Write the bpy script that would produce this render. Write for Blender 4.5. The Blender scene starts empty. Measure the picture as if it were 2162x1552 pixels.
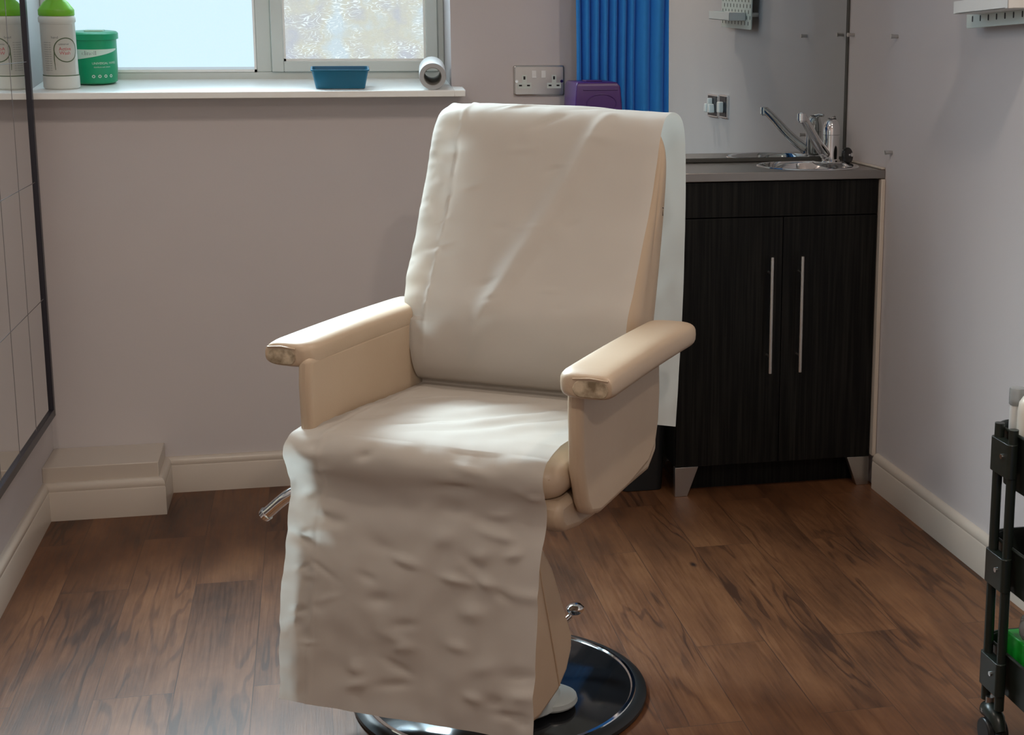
import bpy, bmesh, math, random
from mathutils import Vector, Matrix, noise, Quaternion
random.seed(7)
S = bpy.context.scene
COL = S.collection
PI = math.pi

# ------------------------------------------------------------------ helpers
def link(o, parent=None):
    COL.objects.link(o)
    if parent is not None: o.parent = parent
    return o

def tag(o, label=None, cat=None, group=None, kind=None):
    if label: o['label'] = label
    if cat: o['category'] = cat
    if group: o['group'] = group
    if kind: o['kind'] = kind
    return o

def empty(name, loc=(0, 0, 0), rot=(0, 0, 0), parent=None):
    o = bpy.data.objects.new(name, None)
    o.location = loc; o.rotation_euler = rot; o.empty_display_size = .05
    return link(o, parent)

def obj(name, bm, mat, parent=None, smooth=True, bevel=0, seg=2, loc=None, rot=None, angle=40):
    me = bpy.data.meshes.new(name)
    bmesh.ops.recalc_face_normals(bm, faces=bm.faces[:])
    bm.to_mesh(me); bm.free()
    mats = mat if isinstance(mat, (list, tuple)) else [mat]
    for m in mats: me.materials.append(m)
    o = bpy.data.objects.new(name, me)
    link(o, parent)
    if loc: o.location = loc
    if rot: o.rotation_euler = rot
    if smooth:
        for p in me.polygons: p.use_smooth = True
        me.set_sharp_from_angle(angle=math.radians(angle))
    if bevel:
        b = o.modifiers.new('bevel', 'BEVEL'); b.width = bevel; b.segments = seg
        b.limit_method = 'ANGLE'; b.angle_limit = math.radians(35); b.harden_normals = False
    return o

def structure(name, bm, mat, parent=None, **k):
    o = obj(name, bm, mat, parent, **k)
    if parent is None: o['kind'] = 'structure'
    return o

def box(bm, x0, x1, y0, y1, z0, z1, mi=0):
    v = [bm.verts.new(p) for p in ((x0,y0,z0),(x1,y0,z0),(x1,y1,z0),(x0,y1,z0),(x0,y0,z1),(x1,y0,z1),(x1,y1,z1),(x0,y1,z1))]
    for f in ((0,3,2,1),(4,5,6,7),(0,1,5,4),(1,2,6,5),(2,3,7,6),(3,0,4,7)):
        fc = bm.faces.new([v[i] for i in f]); fc.material_index = mi
    return v

def bx(*a, **k):
    bm = bmesh.new(); box(bm, *a, **k); return bm

def loft(bm, rings, closed=True, cap=True, mi=0):
    vr = [[bm.verts.new(p) for p in r] for r in rings]
    n = len(vr[0])
    for a, b in zip(vr, vr[1:]):
        for i in range(n if closed else n-1):
            j = (i+1) % n
            f = bm.faces.new((a[i], a[j], b[j], b[i])); f.material_index = mi
    if cap:
        for r in (vr[0][::-1], vr[-1]):
            f = bm.faces.new(r); f.material_index = mi
    return vr

def lathe(bm, prof, c=(0,0,0), n=48, cap=True, mi=0, sx=1, sy=1):
    """prof: list of (radius, z); open bottom/top get caps"""
    rings = [[(c[0]+r*sx*math.cos(2*PI*i/n), c[1]+r*sy*math.sin(2*PI*i/n), c[2]+z) for i in range(n)] for r, z in prof]
    return loft(bm, rings, True, cap, mi)

def catmull(pts, k=6):
    pts = [Vector(p) for p in pts]
    P = [2*pts[0]-pts[1]] + pts + [2*pts[-1]-pts[-2]]
    out = []
    for i in range(1, len(P)-2):
        a, b, c, d = P[i-1:i+3]
        for j in range(k):
            t = j/k
            out.append(.5*((2*b)+(-a+c)*t+(2*a-5*b+4*c-d)*t*t+(-a+3*b-3*c+d)*t**3))
    out.append(pts[-1]); return out

def tube(bm, pts, r, n=16, smooth=0, cap=True, mi=0, flat=1.0):
    pts = [Vector(p) for p in pts]
    if smooth: 
        if not isinstance(r, (int, float)):
            q = catmull([(*p, rr) for p, rr in zip([tuple(p) for p in pts], r)] if False else pts, smooth)
            rr = []
            for i in range(len(q)):
                t = i/smooth; a = min(int(t), len(r)-2); f = t-a
                rr.append(r[a]*(1-f)+r[a+1]*f)
            pts, r = q, rr
        else: pts = catmull(pts, smooth)
    rs = r if not isinstance(r, (int, float)) else [r]*len(pts)
    t0 = (pts[1]-pts[0]).normalized()
    up = Vector((0,0,1)) if abs(t0.z) < .9 else Vector((1,0,0))
    nrm = t0.cross(up).normalized()
    rings = []
    for i, p in enumerate(pts):
        t = (pts[min(i+1, len(pts)-1)]-pts[max(i-1, 0)]).normalized()
        nrm = (nrm - t*nrm.dot(t)).normalized(); b = t.cross(nrm)
        rings.append([p+(nrm*math.cos(2*PI*k/n)*flat+b*math.sin(2*PI*k/n))*rs[i] for k in range(n)])
    return loft(bm, rings, True, cap, mi)

def cyl(bm, p0, p1, r, n=24, mi=0, r2=None):
    tube(bm, [p0, p1], [r, r if r2 is None else r2], n, mi=mi)

def prism(bm, poly, axis, a, b, mi=0):
    """poly list of 2D points; extrude along axis ('x','y','z') from a to b"""
    def P(p, t):
        return {'x': (t, p[0], p[1]), 'y': (p[0], t, p[1]), 'z': (p[0], p[1], t)}[axis]
    A = [bm.verts.new(P(p, a)) for p in poly]; B = [bm.verts.new(P(p, b)) for p in poly]
    n = len(poly)
    bm.faces.new(A[::-1]).material_index = mi; bm.faces.new(B).material_index = mi
    for i in range(n):
        bm.faces.new((A[i], A[(i+1)%n], B[(i+1)%n], B[i])).material_index = mi

def rrect(x0, x1, y0, y1, r, k=6):
    out = []
    for cx, cy, a0 in ((x1-r, y1-r, 0), (x0+r, y1-r, 90), (x0+r, y0+r, 180), (x1-r, y0+r, 270)):
        for i in range(k+1):
            a = math.radians(a0+90*i/k); out.append((cx+r*math.cos(a), cy+r*math.sin(a)))
    return out

# ------------------------------------------------------------------ materials
def mat(name, col, rough=.6, metal=0, coat=0, bump=None, var=None, spec=.5, trans=0, emit=None, sss=0, sheen=0, coat_rough=.1):
    m = bpy.data.materials.new(name); m.use_nodes = True
    nt = m.node_tree; b = nt.nodes['Principled BSDF']
    b.inputs['Base Color'].default_value = (*col, 1); b.inputs['Roughness'].default_value = rough
    b.inputs['Metallic'].default_value = metal; b.inputs['Coat Weight'].default_value = coat
    b.inputs['Coat Roughness'].default_value = coat_rough
    b.inputs['Specular IOR Level'].default_value = spec
    b.inputs['Transmission Weight'].default_value = trans
    if sheen: b.inputs['Sheen Weight'].default_value = sheen
    if emit: b.inputs['Emission Color'].default_value = (*emit[0], 1); b.inputs['Emission Strength'].default_value = emit[1]
    tc = nt.nodes.new('ShaderNodeTexCoord')
    if bump:
        for k, (scale, strength, dist) in enumerate([bump] if not isinstance(bump, list) else bump):
            n = nt.nodes.new('ShaderNodeTexNoise'); n.inputs['Scale'].default_value = scale; n.inputs['Detail'].default_value = 4
            nt.links.new(tc.outputs['Object'], n.inputs['Vector'])
            bp = nt.nodes.new('ShaderNodeBump'); bp.inputs['Strength'].default_value = strength; bp.inputs['Distance'].default_value = dist
            nt.links.new(n.outputs['Fac'], bp.inputs['Height'])
            prev = b.inputs['Normal'].links[0].from_socket if b.inputs['Normal'].links else None
            if prev: nt.links.new(prev, bp.inputs['Normal'])
            nt.links.new(bp.outputs['Normal'], b.inputs['Normal'])
    if var:
        scale, col2, sc3 = var
        n = nt.nodes.new('ShaderNodeTexNoise'); n.inputs['Scale'].default_value = scale; n.inputs['Detail'].default_value = 5
        mp = nt.nodes.new('ShaderNodeMapping'); mp.inputs['Scale'].default_value = sc3
        nt.links.new(tc.outputs['Object'], mp.inputs['Vector']); nt.links.new(mp.outputs['Vector'], n.inputs['Vector'])
        r = nt.nodes.new('ShaderNodeValToRGB'); r.color_ramp.elements[0].position = .38; r.color_ramp.elements[1].position = .64
        r.color_ramp.elements[0].color = (*col, 1); r.color_ramp.elements[1].color = (*col2, 1)
        nt.links.new(n.outputs['Fac'], r.inputs['Fac']); nt.links.new(r.outputs['Color'], b.inputs['Base Color'])
    return m

M = {}
M['wall'] = mat('wall_paint', (.555, .52, .525), .82, bump=(220, .12, .001), var=(1.6, (.585, .54, .535), (1, 1, 1)), spec=.25)
M['wall_dado'] = M['wall']
M['trim'] = mat('trim_gloss', (.56, .49, .42), .26, bump=(40, .06, .001))
M['ceil'] = mat('ceiling_paint', (.88, .87, .85), .9)
M['upvc'] = mat('window_frame_white', (.62, .66, .63), .4)
M['sill'] = mat('sill_gloss_white', (.90, .90, .87), .3, bump=(60, .05, .001))
M['chrome'] = mat('chrome', (.82, .82, .82), .07, 1)
M['steel_dark'] = mat('worktop_steel', (.34, .32, .30), .30, 1, bump=(300, .05, .0003))
M['satin'] = mat('brushed_steel', (.55, .54, .52), .32, 1, bump=(300, .05, .0003))
M['handle'] = mat('satin_nickel', (.72, .71, .68), .3, 1)
M['leather'] = mat('cream_leather', (.53, .415, .30), .42, bump=[(420, .18, .0006), (9, .25, .004)], var=(5, (.50, .385, .272), (1, 1, 1)))
M['leather_worn'] = mat('worn_leather', (.60, .50, .36), .55, bump=[(60, .4, .002)], var=(38, (.20, .15, .09), (1, 1, 1)))
M['paper'] = mat('couch_paper', (.60, .565, .52), .75, bump=[(900, .12, .0004)], spec=.25)
M['black_gloss'] = mat('black_gloss', (.008, .009, .011), .08, spec=.5, coat=.6)
M['black_rubber'] = mat('black_rubber', (.012, .013, .014), .35)
M['blue_cloth'] = mat('blue_curtain_cloth', (.016, .24, .70), .75, bump=[(800, .2, .0005)], sheen=.1)
M['purple'] = mat('purple_plastic', (.055, .010, .135), .35)
M['teal'] = mat('teal_plastic', (.003, .13, .235), .4)
M['white_pl'] = mat('white_plastic', (.74, .74, .72), .35)
M['board'] = mat('pegboard_white', (.60, .66, .62), .4)
M['dark'] = mat('dark_hole', (.006, .006, .008), .6)
M['navy_insert'] = mat('black_insert', (.008, .01, .018), .35)
M['green_tub'] = mat('green_plastic', (.0, .30, .13), .35)
M['lime'] = mat('lime_plastic', (.16, .46, .02), .35)
M['bottle'] = mat('milky_bottle', (.62, .63, .58), .4)
M['label'] = mat('pale_label', (.52, .52, .47), .5)
M['ink_green'] = mat('olive_ink', (.10, .14, .08), .6)
M['ink_grey'] = mat('grey_ink', (.16, .17, .17), .6)
M['ink_red'] = mat('red_ink', (.55, .10, .12), .6)
M['ink_white'] = mat('pale_ink', (.55, .70, .60), .6)
M['trolley'] = mat('trolley_green_black', (.017, .024, .020), .3, bump=(200, .05, .0005))
M['cream_bottle'] = mat('cream_bottle', (.80, .76, .68), .35)
M['green_pack'] = mat('green_pack', (.01, .36, .03), .4)
M['blue_pack'] = mat('blue_pack', (.015, .16, .55), .4)
M['film'] = mat('clear_film', (.55, .58, .58), .2, trans=.6)
M['roll'] = mat('paper_roll', (.85, .85, .84), .8)
M['roll_end_shade'] = mat('roll_end_shade', (.45, .46, .47), .85)  # ends of the white roll, shade put into the colour as grey
M['card'] = mat('roll_core_card', (.22, .21, .19), .8)
M['seal'] = mat('dark_sealant', (.05, .05, .045), .5)
M['mirror'] = mat('mirror_glass', (.66, .70, .70), .0, 1)
M['mirror_left'] = mat('mirror_tiles', (.78, .79, .785), .0, 1)
M['seam_grey'] = mat('grey_seam', (.16, .15, .15), .5)
M['frame_dark'] = mat('dark_mirror_frame', (.018, .018, .028), .35)

def wood_dark():
    m = bpy.data.materials.new('dark_wenge_laminate'); m.use_nodes = True; nt = m.node_tree; b = nt.nodes['Principled BSDF']
    tc = nt.nodes.new('ShaderNodeTexCoord'); mp = nt.nodes.new('ShaderNodeMapping'); mp.inputs['Scale'].default_value = (70, 70, 1.6)
    n = nt.nodes.new('ShaderNodeTexNoise'); n.inputs['Scale'].default_value = 2.4; n.inputs['Detail'].default_value = 6
    r = nt.nodes.new('ShaderNodeValToRGB'); e = r.color_ramp.elements
    e[0].position = .40; e[0].color = (.003, .003, .003, 1); e[1].position = .78; e[1].color = (.017, .016, .0135, 1)
    nt.links.new(tc.outputs['Object'], mp.inputs['Vector']); nt.links.new(mp.outputs['Vector'], n.inputs['Vector'])
    nt.links.new(n.outputs['Fac'], r.inputs['Fac']); nt.links.new(r.outputs['Color'], b.inputs['Base Color'])
    b.inputs['Roughness'].default_value = .42; b.inputs['Specular IOR Level'].default_value = .18
    return m
M['wenge'] = wood_dark()

def floor_mat():
    m = bpy.data.materials.new('wood_plank_floor'); m.use_nodes = True; nt = m.node_tree; b = nt.nodes['Principled BSDF']
    N, L = nt.nodes.new, nt.links.new
    tc = N('ShaderNodeTexCoord')
    sw = N('ShaderNodeSeparateXYZ'); L(tc.outputs['Object'], sw.inputs[0])
    cb = N('ShaderNodeCombineXYZ'); L(sw.outputs['Y'], cb.inputs['X']); L(sw.outputs['X'], cb.inputs['Y'])
    br = N('ShaderNodeTexBrick'); br.inputs['Scale'].default_value = 1; br.inputs['Brick Width'].default_value = .914
    br.inputs['Row Height'].default_value = .152; br.inputs['Mortar Size'].default_value = .0011; br.inputs['Mortar Smooth'].default_value = .3
    br.inputs['Bias'].default_value = 0; br.offset = .37; br.offset_frequency = 2
    br.inputs['Color1'].default_value = (0, 0, 0, 1); br.inputs['Color2'].default_value = (1, 1, 1, 1); br.inputs['Mortar'].default_value = (.3, .3, .3, 1)
    L(cb.outputs[0], br.inputs['Vector'])
    # per plank offset
    mul = N('ShaderNodeVectorMath'); mul.operation = 'SCALE'; mul.inputs['Scale'].default_value = 13.7; L(br.outputs['Color'], mul.inputs[0])
    add = N('ShaderNodeVectorMath'); add.operation = 'ADD'; L(tc.outputs['Object'], add.inputs[0]); L(mul.outputs[0], add.inputs[1])
    # cathedral grain: distorted rings stretched along the plank
    mp = N('ShaderNodeMapping'); mp.inputs['Scale'].default_value = (7.0, .85, 1); L(add.outputs[0], mp.inputs['Vector'])
    n1 = N('ShaderNodeTexNoise'); n1.inputs['Scale'].default_value = 1.35; n1.inputs['Detail'].default_value = 3; n1.inputs['Roughness'].default_value = .5
    L(mp.outputs[0], n1.inputs['Vector'])
    ma = N('ShaderNodeMath'); ma.operation = 'MULTIPLY'; ma.inputs[1].default_value = 10; L(n1.outputs['Fac'], ma.inputs[0])
    sn = N('ShaderNodeMath'); sn.operation = 'SINE'; 
    m2 = N('ShaderNodeMath'); m2.operation = 'MULTIPLY'; m2.inputs[1].default_value = 6.28; L(ma.outputs[0], m2.inputs[0]); L(m2.outputs[0], sn.inputs[0])
    # fine fibres
    mp2 = N('ShaderNodeMapping'); mp2.inputs['Scale'].default_value = (95, 4.0, 1); L(add.outputs[0], mp2.inputs['Vector'])
    n2 = N('ShaderNodeTexNoise'); n2.inputs['Scale'].default_value = 1.6; n2.inputs['Detail'].default_value = 6; n2.inputs['Roughness'].default_value = .65; L(mp2.outputs[0], n2.inputs['Vector'])
    # broad patches
    mp3 = N('ShaderNodeMapping'); mp3.inputs['Scale'].default_value = (5, 1.6, 1); L(add.outputs[0], mp3.inputs['Vector'])
    n3 = N('ShaderNodeTexNoise'); n3.inputs['Scale'].default_value = 1.7; n3.inputs['Detail'].default_value = 5; L(mp3.outputs[0], n3.inputs['Vector'])
    def lin(src, k, c):
        a = N('ShaderNodeMath'); a.operation = 'MULTIPLY_ADD'; a.inputs[1].default_value = k; a.inputs[2].default_value = c; L(src, a.inputs[0]); return a.outputs[0]
    def plus(a, bb):
        s = N('ShaderNodeMath'); s.operation = 'ADD'; L(a, s.inputs[0]); L(bb, s.inputs[1]); return s.outputs[0]
    rg_ = N('ShaderNodeMapRange'); rg_.inputs['From Min'].default_value = .35; rg_.inputs['From Max'].default_value = 1; rg_.interpolation_type = 'SMOOTHSTEP'; L(sn.outputs[0], rg_.inputs['Value'])
    n5 = N('ShaderNodeTexNoise'); n5.inputs['Scale'].default_value = 1.1; n5.inputs['Detail'].default_value = 1
    mp5 = N('ShaderNodeMapping'); mp5.inputs['Scale'].default_value = (6, 1.4, 1); mp5.inputs['Location'].default_value = (3, 7, 1); L(add.outputs[0], mp5.inputs['Vector']); L(mp5.outputs[0], n5.inputs['Vector'])
    gt = N('ShaderNodeMapRange'); gt.inputs['From Min'].default_value = .50; gt.inputs['From Max'].default_value = .60; L(n5.outputs['Fac'], gt.inputs['Value'])
    rm = N('ShaderNodeMath'); rm.operation = 'MULTIPLY'; L(rg_.outputs[0], rm.inputs[0]); L(gt.outputs[0], rm.inputs[1])
    n6 = N('ShaderNodeTexNoise'); n6.inputs['Scale'].default_value = 9; n6.inputs['Detail'].default_value = 6; n6.inputs['Roughness'].default_value = .7
    mp6 = N('ShaderNodeMapping'); mp6.inputs['Scale'].default_value = (1.6, .7, 1); L(add.outputs[0], mp6.inputs['Vector']); L(mp6.outputs[0], n6.inputs['Vector'])
    tot = plus(plus(plus(lin(rm.outputs[0], -.17, 0), lin(n6.outputs['Fac'], .35, -.175)), lin(n2.outputs['Fac'], .50, .02)), plus(lin(n3.outputs['Fac'], .80, -.40), lin(br.outputs['Color'], .14, .01)))
    r = N('ShaderNodeValToRGB'); e = r.color_ramp.elements
    e[0].position = .10; e[0].color = (.045, .0170, .0074, 1)
    e[1].position = .92; e[1].color = (.31, .152, .070, 1)
    x = r.color_ramp.elements.new(.36); x.color = (.122, .048, .0190, 1)
    x = r.color_ramp.elements.new(.62); x.color = (.200, .088, .037, 1)
    L(tot, r.inputs['Fac'])
    # knots
    vo = N('ShaderNodeTexVoronoi'); vo.inputs['Scale'].default_value = 3.6; mp4 = N('ShaderNodeMapping'); mp4.inputs['Scale'].default_value = (1.7, .8, 1)
    L(add.outputs[0], mp4.inputs['Vector']); L(mp4.outputs[0], vo.inputs['Vector'])
    kr = N('ShaderNodeMapRange'); kr.inputs['From Min'].default_value = .02; kr.inputs['From Max'].default_value = .065
    L(vo.outputs['Distance'], kr.inputs['Value'])
    mk = N('ShaderNodeMix'); mk.data_type = 'RGBA'; mk.inputs[6].default_value = (.018, .008, .005, 1)
    L(kr.outputs[0], mk.inputs[0]); L(r.outputs['Color'], mk.inputs[7])
    # seams
    ms = N('ShaderNodeMix'); ms.data_type = 'RGBA'; ms.inputs[7].default_value = (.022, .012, .008, 1)
    sf = N('ShaderNodeMath'); sf.operation = 'MULTIPLY'; sf.inputs[1].default_value = .5; L(br.outputs['Fac'], sf.inputs[0])
    L(sf.outputs[0], ms.inputs[0]); L(mk.outputs[2], ms.inputs[6])
    L(ms.outputs[2], b.inputs['Base Color'])
    rr = lin(n2.outputs['Fac'], .2, .32); L(rr, b.inputs['Roughness'])
    bp = N('ShaderNodeBump'); bp.inputs['Strength'].default_value = .25; bp.inputs['Distance'].default_value = .002
    L(n2.outputs['Fac'], bp.inputs['Height']); L(bp.outputs[0], b.inputs['Normal'])
    b.inputs['Specular IOR Level'].default_value = .38
    return m
M['floor'] = floor_mat()

def pane_mat(name, base, strength, textured):
    """glass with daylight behind it: frosted film, or moulded pattern glass"""
    m = bpy.data.materials.new(name); m.use_nodes = True; nt = m.node_tree; b = nt.nodes['Principled BSDF']
    N, L = nt.nodes.new, nt.links.new
    b.inputs['Base Color'].default_value = (.10, .11, .11, 1); b.inputs['Roughness'].default_value = .15 if textured else .4
    tc = N('ShaderNodeTexCoord')
    if textured:
        wp = N('ShaderNodeTexNoise'); wp.inputs['Scale'].default_value = 30; wp.inputs['Detail'].default_value = 2
        mp = N('ShaderNodeMapping'); mp.inputs['Scale'].default_value = (.62, 1, 1.6); L(tc.outputs['Object'], mp.inputs['Vector']); L(mp.outputs[0], wp.inputs['Vector'])
        wv = N('ShaderNodeMath'); wv.operation = 'MULTIPLY'; wv.inputs[1].default_value = 9 * 6.28; L(wp.outputs['Fac'], wv.inputs[0])
        sn = N('ShaderNodeMath'); sn.operation = 'SINE'; L(wv.outputs[0], sn.inputs[0])
        pw = N('ShaderNodeMapRange'); pw.inputs['From Min'].default_value = .62; pw.inputs['From Max'].default_value = 1.0; pw.inputs['To Max'].default_value = 1
        L(sn.outputs[0], pw.inputs['Value'])
        n2 = N('ShaderNodeTexNoise'); n2.inputs['Scale'].default_value = 14; L(tc.outputs['Object'], n2.inputs['Vector'])
        gate = N('ShaderNodeMath'); gate.operation = 'MULTIPLY'; L(pw.outputs[0], gate.inputs[0])
        g2 = N('ShaderNodeMapRange'); g2.inputs['From Min'].default_value = .42; g2.inputs['From Max'].default_value = .60; L(n2.outputs['Fac'], g2.inputs['Value']); L(g2.outputs[0], gate.inputs[1])
        big = N('ShaderNodeTexNoise'); big.inputs['Scale'].default_value = 9; big.inputs['Detail'].default_value = 3; L(tc.outputs['Object'], big.inputs['Vector'])
        cr = N('ShaderNodeValToRGB'); e = cr.color_ramp.elements
        e[0].position = .35; e[0].color = (.50, .54, .60, 1); e[1].position = .62; e[1].color = (.58, .70, .76, 1)
        x = cr.color_ramp.elements.new(.5); x.color = (.60, .62, .54, 1)
        L(big.outputs['Fac'], cr.inputs['Fac'])
        mx = N('ShaderNodeMix'); mx.data_type = 'RGBA'; mx.inputs[7].default_value = (.86, .98, 1.0, 1)
        L(gate.outputs[0], mx.inputs[0]); L(cr.outputs['Color'], mx.inputs[6]); L(mx.outputs[2], b.inputs['Emission Color'])
        bp = N('ShaderNodeBump'); bp.inputs['Strength'].default_value = .6; bp.inputs['Distance'].default_value = .003; L(sn.outputs[0], bp.inputs['Height']); L(bp.outputs[0], b.inputs['Normal'])
    else:
        n = N('ShaderNodeTexNoise'); n.inputs['Scale'].default_value = 260; L(tc.outputs['Object'], n.inputs['Vector'])
        mx = N('ShaderNodeMix'); mx.data_type = 'RGBA'; mx.inputs[6].default_value = (.90*base[0], .94*base[1], .97*base[2], 1); mx.inputs[7].default_value = (*base, 1)
        L(n.outputs['Fac'], mx.inputs[0]); L(mx.outputs[2], b.inputs['Emission Color'])
    b.inputs['Emission Strength'].default_value = strength
    return m
WIN = 1.0
M['pane_frost'] = pane_mat('frosted_daylight_glass', (.67, .89, 1.0), 1.0*WIN, False)
M['pane_text'] = pane_mat('patterned_daylight_glass', (.6, .7, .75), 1.0*WIN, True)
M['pane_glow'] = mat('unseen_pane_glow', (.3, .33, .35), .2, emit=((.60, .84, 1.0), 7.0))  # unseen upper pane, glow added to strengthen the window light
M['pane_wet'] = mat('sealed_edge_glass', (.3, .34, .36), .2, emit=((.34, .42, .47), 1.0))

# ------------------------------------------------------------------ room shell
XL, XR, YB, YF, H = -.732, 1.551, 4.053, -1.3, 2.42
structure('floor', bx(XL-.1, XR+.1, YF-.1, YB+.1, -.06, 0), M['floor'], smooth=False)
structure('ceiling', bx(XL-.1, XR+.1, YF-.1, YB+.1, H, H+.06), M['ceil'], smooth=False)
structure('wall_left', bx(XL-.1, XL, YF, YB, 0, H), M['wall'], smooth=False)
structure('wall_right', bx(XR, XR+.1, YF, YB, 0, H), M['wall'], smooth=False)
structure('wall_front', bx(XL-.1, XR+.1, YF-.1, YF, 0, H), M['wall'], smooth=False)
bm = bmesh.new()
WX0, WX1, WZ0, WZ1, WY = -.722, .390, 1.105, 2.08, 4.25
box(bm, XL-.1, XR+.1, YB, YB+.3, 0, WZ0)
box(bm, XL-.1, WX0, YB, YB+.3, WZ0, H)
box(bm, WX1, XR+.1, YB, YB+.3, WZ0, H)
box(bm, WX0, WX1, YB, YB+.3, WZ1, H)
structure('wall_back', bm, M['wall'], smooth=False)

def skirting(name, path, h=.102, t=.018):
    """path: floor points in order; room on the right-hand side"""
    prof = [(0, 0), (t, 0), (t, h-.022)] + [(t-.009+.009*math.cos(a), h-.022+.011+.011*math.sin(a)) for a in [(-90+30*i)*PI/180 for i in range(0, 6)]] + [(0, h)]
    prof = [(0, 0), (t, 0), (t, h-.026), (t-.002, h-.022), (t-.001, h-.016), (t-.003, h-.008), (t-.008, h-.002), (t-.013, h), (0, h)]
    P = [Vector(p) for p in path]; n = len(P); rings = []
    for i in range(n):
        d0 = (P[i]-P[i-1]).normalized() if i else (P[1]-P[0]).normalized()
        d1 = (P[i+1]-P[i]).normalized() if i < n-1 else d0
        n0 = Vector((d0.y, -d0.x)); n1 = Vector((d1.y, -d1.x)); mm = (n0+n1).normalized(); k = 1/max(.3, mm.dot(n0))
        rings.append([(P[i].x+mm.x*a*k, P[i].y+mm.y*a*k, z) for a, z in prof])
    bm = bmesh.new(); loft(bm, rings, True, True)
    return structure(name, bm, M['trim'], angle=30)
BX1, BY0 = -.436, 3.867
skirting('baseboard_left', [(XL, YF), (XL, BY0), (BX1, BY0), (BX1, YB), (.72, YB), (.94, YB)])
skirting('baseboard_right', [(XR, 3.68), (XR, YF)])
structure('trim_1', bx(XL, BX1, BY0, YB, 0, .143), M['trim'], smooth=True, bevel=.002)   # boxed-in corner

# window ---------------------------------------------------------------
W = empty('window_1', (0, WY, WZ0)); W['kind'] = 'structure'
def wobj(name, bm, m, **k):
    o = obj(name, bm, m, W, **k); o.location = (0, -WY, -WZ0); return o
def slz(y): return 1.126+(y-3.966)*.085
bm = bmesh.new()
prism(bm, [(3.966, 1.108), (3.966, 1.124), (3.968, 1.126), (WY+.03, slz(WY+.03)), (WY+.03, 1.106), (YB-.001, 1.106)], 'x', WX0, WX1)
prism(bm, [(3.966, 1.108), (3.966, 1.124), (3.968, 1.126), (YB, slz(YB)), (YB, 1.106)], 'x', WX1, .420)
wobj('window_sill', bm, M['sill'], bevel=.002)
FB = slz(WY)
bm = bmesh.new()  # fixed outer frame
box(bm, WX0, WX1, WY, WY+.06, FB-.02, FB+.020)
box(bm, WX0, WX1, WY, WY+.06, WZ1-.05, WZ1)
box(bm, WX0, WX0+.03, WY, WY+.06, FB+.020, WZ1-.05)
box(bm, WX1-.020, WX1, WY, WY+.06, FB+.020, WZ1-.05)
box(bm, -.147, -.104, WY, WY+.06, FB+.020, WZ1-.05)
wobj('window_frame', bm, M['upvc'], bevel=.003)
bm = bmesh.new()  # opening sash on the right
SX0, SX1, SB = -.104, .370, FB+.020
box(bm, SX0, SX0+.034, WY-.012, WY+.04, SB, WZ1-.05)
box(bm, SX1-.034, SX1, WY-.012, WY+.04, SB, WZ1-.05)
box(bm, SX0+.034, SX1-.034, WY-.012, WY+.04, SB, SB+.030)
box(bm, SX0+.034, SX1-.034, WY-.012, WY+.04, WZ1-.085, WZ1-.05)
wobj('opening_sash', bm, M['upvc'], bevel=.003)
bm = bmesh.new()  # bright glazing beads
for a in ((SX0+.034, SX0+.040, SB+.030, 1.49), (SX1-.040, SX1-.034, SB+.030, 1.49), (SX0+.034, SX1-.034, SB+.030, SB+.037),
          (-.153, -.147, FB+.02, 1.49), (WX0+.03, -.147, FB+.020, FB+.027)):
    box(bm, a[0], a[1], WY-.002, WY+.03, a[2], a[3])
wobj('glazing_bead', bm, M['sill'])
wobj('frosted_pane', bx(WX0+.03, -.147, WY+.02, WY+.026, FB+.034, 1.50), M['pane_frost'], smooth=False)
wobj('frosted_pane_edge', bx(WX0+.03, -.147, WY+.018, WY+.026, FB+.02, FB+.034), M['pane_wet'], smooth=False)
wobj('patterned_pane', bx(SX0+.034, SX1-.034, WY+.012, WY+.018, SB+.03, 1.50), M['pane_text'], smooth=False)
wobj('glow_pane', bx(WX0+.03, WX1-.02, WY+.03, WY+.036, 1.52, WZ1-.05), M['pane_glow'], smooth=False)  # added glowing pane above the view
wobj('transom_bar', bx(WX0+.03, WX1-.02, WY-.005, WY+.05, 1.48, 1.52), M['upvc'], bevel=.002)

# left wall mirror -------------------------------------------------------
MX = -.708
lm = empty('framed_wall_mirror', (XL, 2.4, .265))
tag(lm, 'large mirror with thin dark frame and fine grid lines on the left wall', 'mirror')
my0, my1, mz0, mz1 = .9, 3.947, .265, 2.15
def lmo(name, bm, m, **k):
    o = obj(name, bm, m, lm, **k); o.location = (-XL, -2.4, -.265); return o
lmo('glass', bx(XL, MX, my0+.012, my1-.012, mz0+.012, mz1-.012), M['mirror_left'], smooth=False)
bm = bmesh.new()
ft = MX+.007
box(bm, XL+.001, ft, my1-.022, my1, mz0, mz1); box(bm, XL+.001, ft, my0, my0+.022, mz0, mz1)
box(bm, XL+.001, ft, my0+.022, my1-.022, mz0, mz0+.022); box(bm, XL+.001, ft, my0+.022, my1-.022, mz1-.022, mz1)
lmo('frame', bm, M['frame_dark'], bevel=.0015)
bm = bmesh.new()
y = 3.71
while y > my0+.05:
    box(bm, MX-.001, MX+.0006, y-.0009, y+.0009, mz0+.02, mz1-.02); y -= .215
for z in (.588, .897, 1.206, 1.515, 1.824):
    box(bm, MX-.001, MX+.0006, my0+.02, my1-.02, z-.0008, z+.0008)
lmo('grid_lines', bm, M['seam_grey'], smooth=False)

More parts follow.
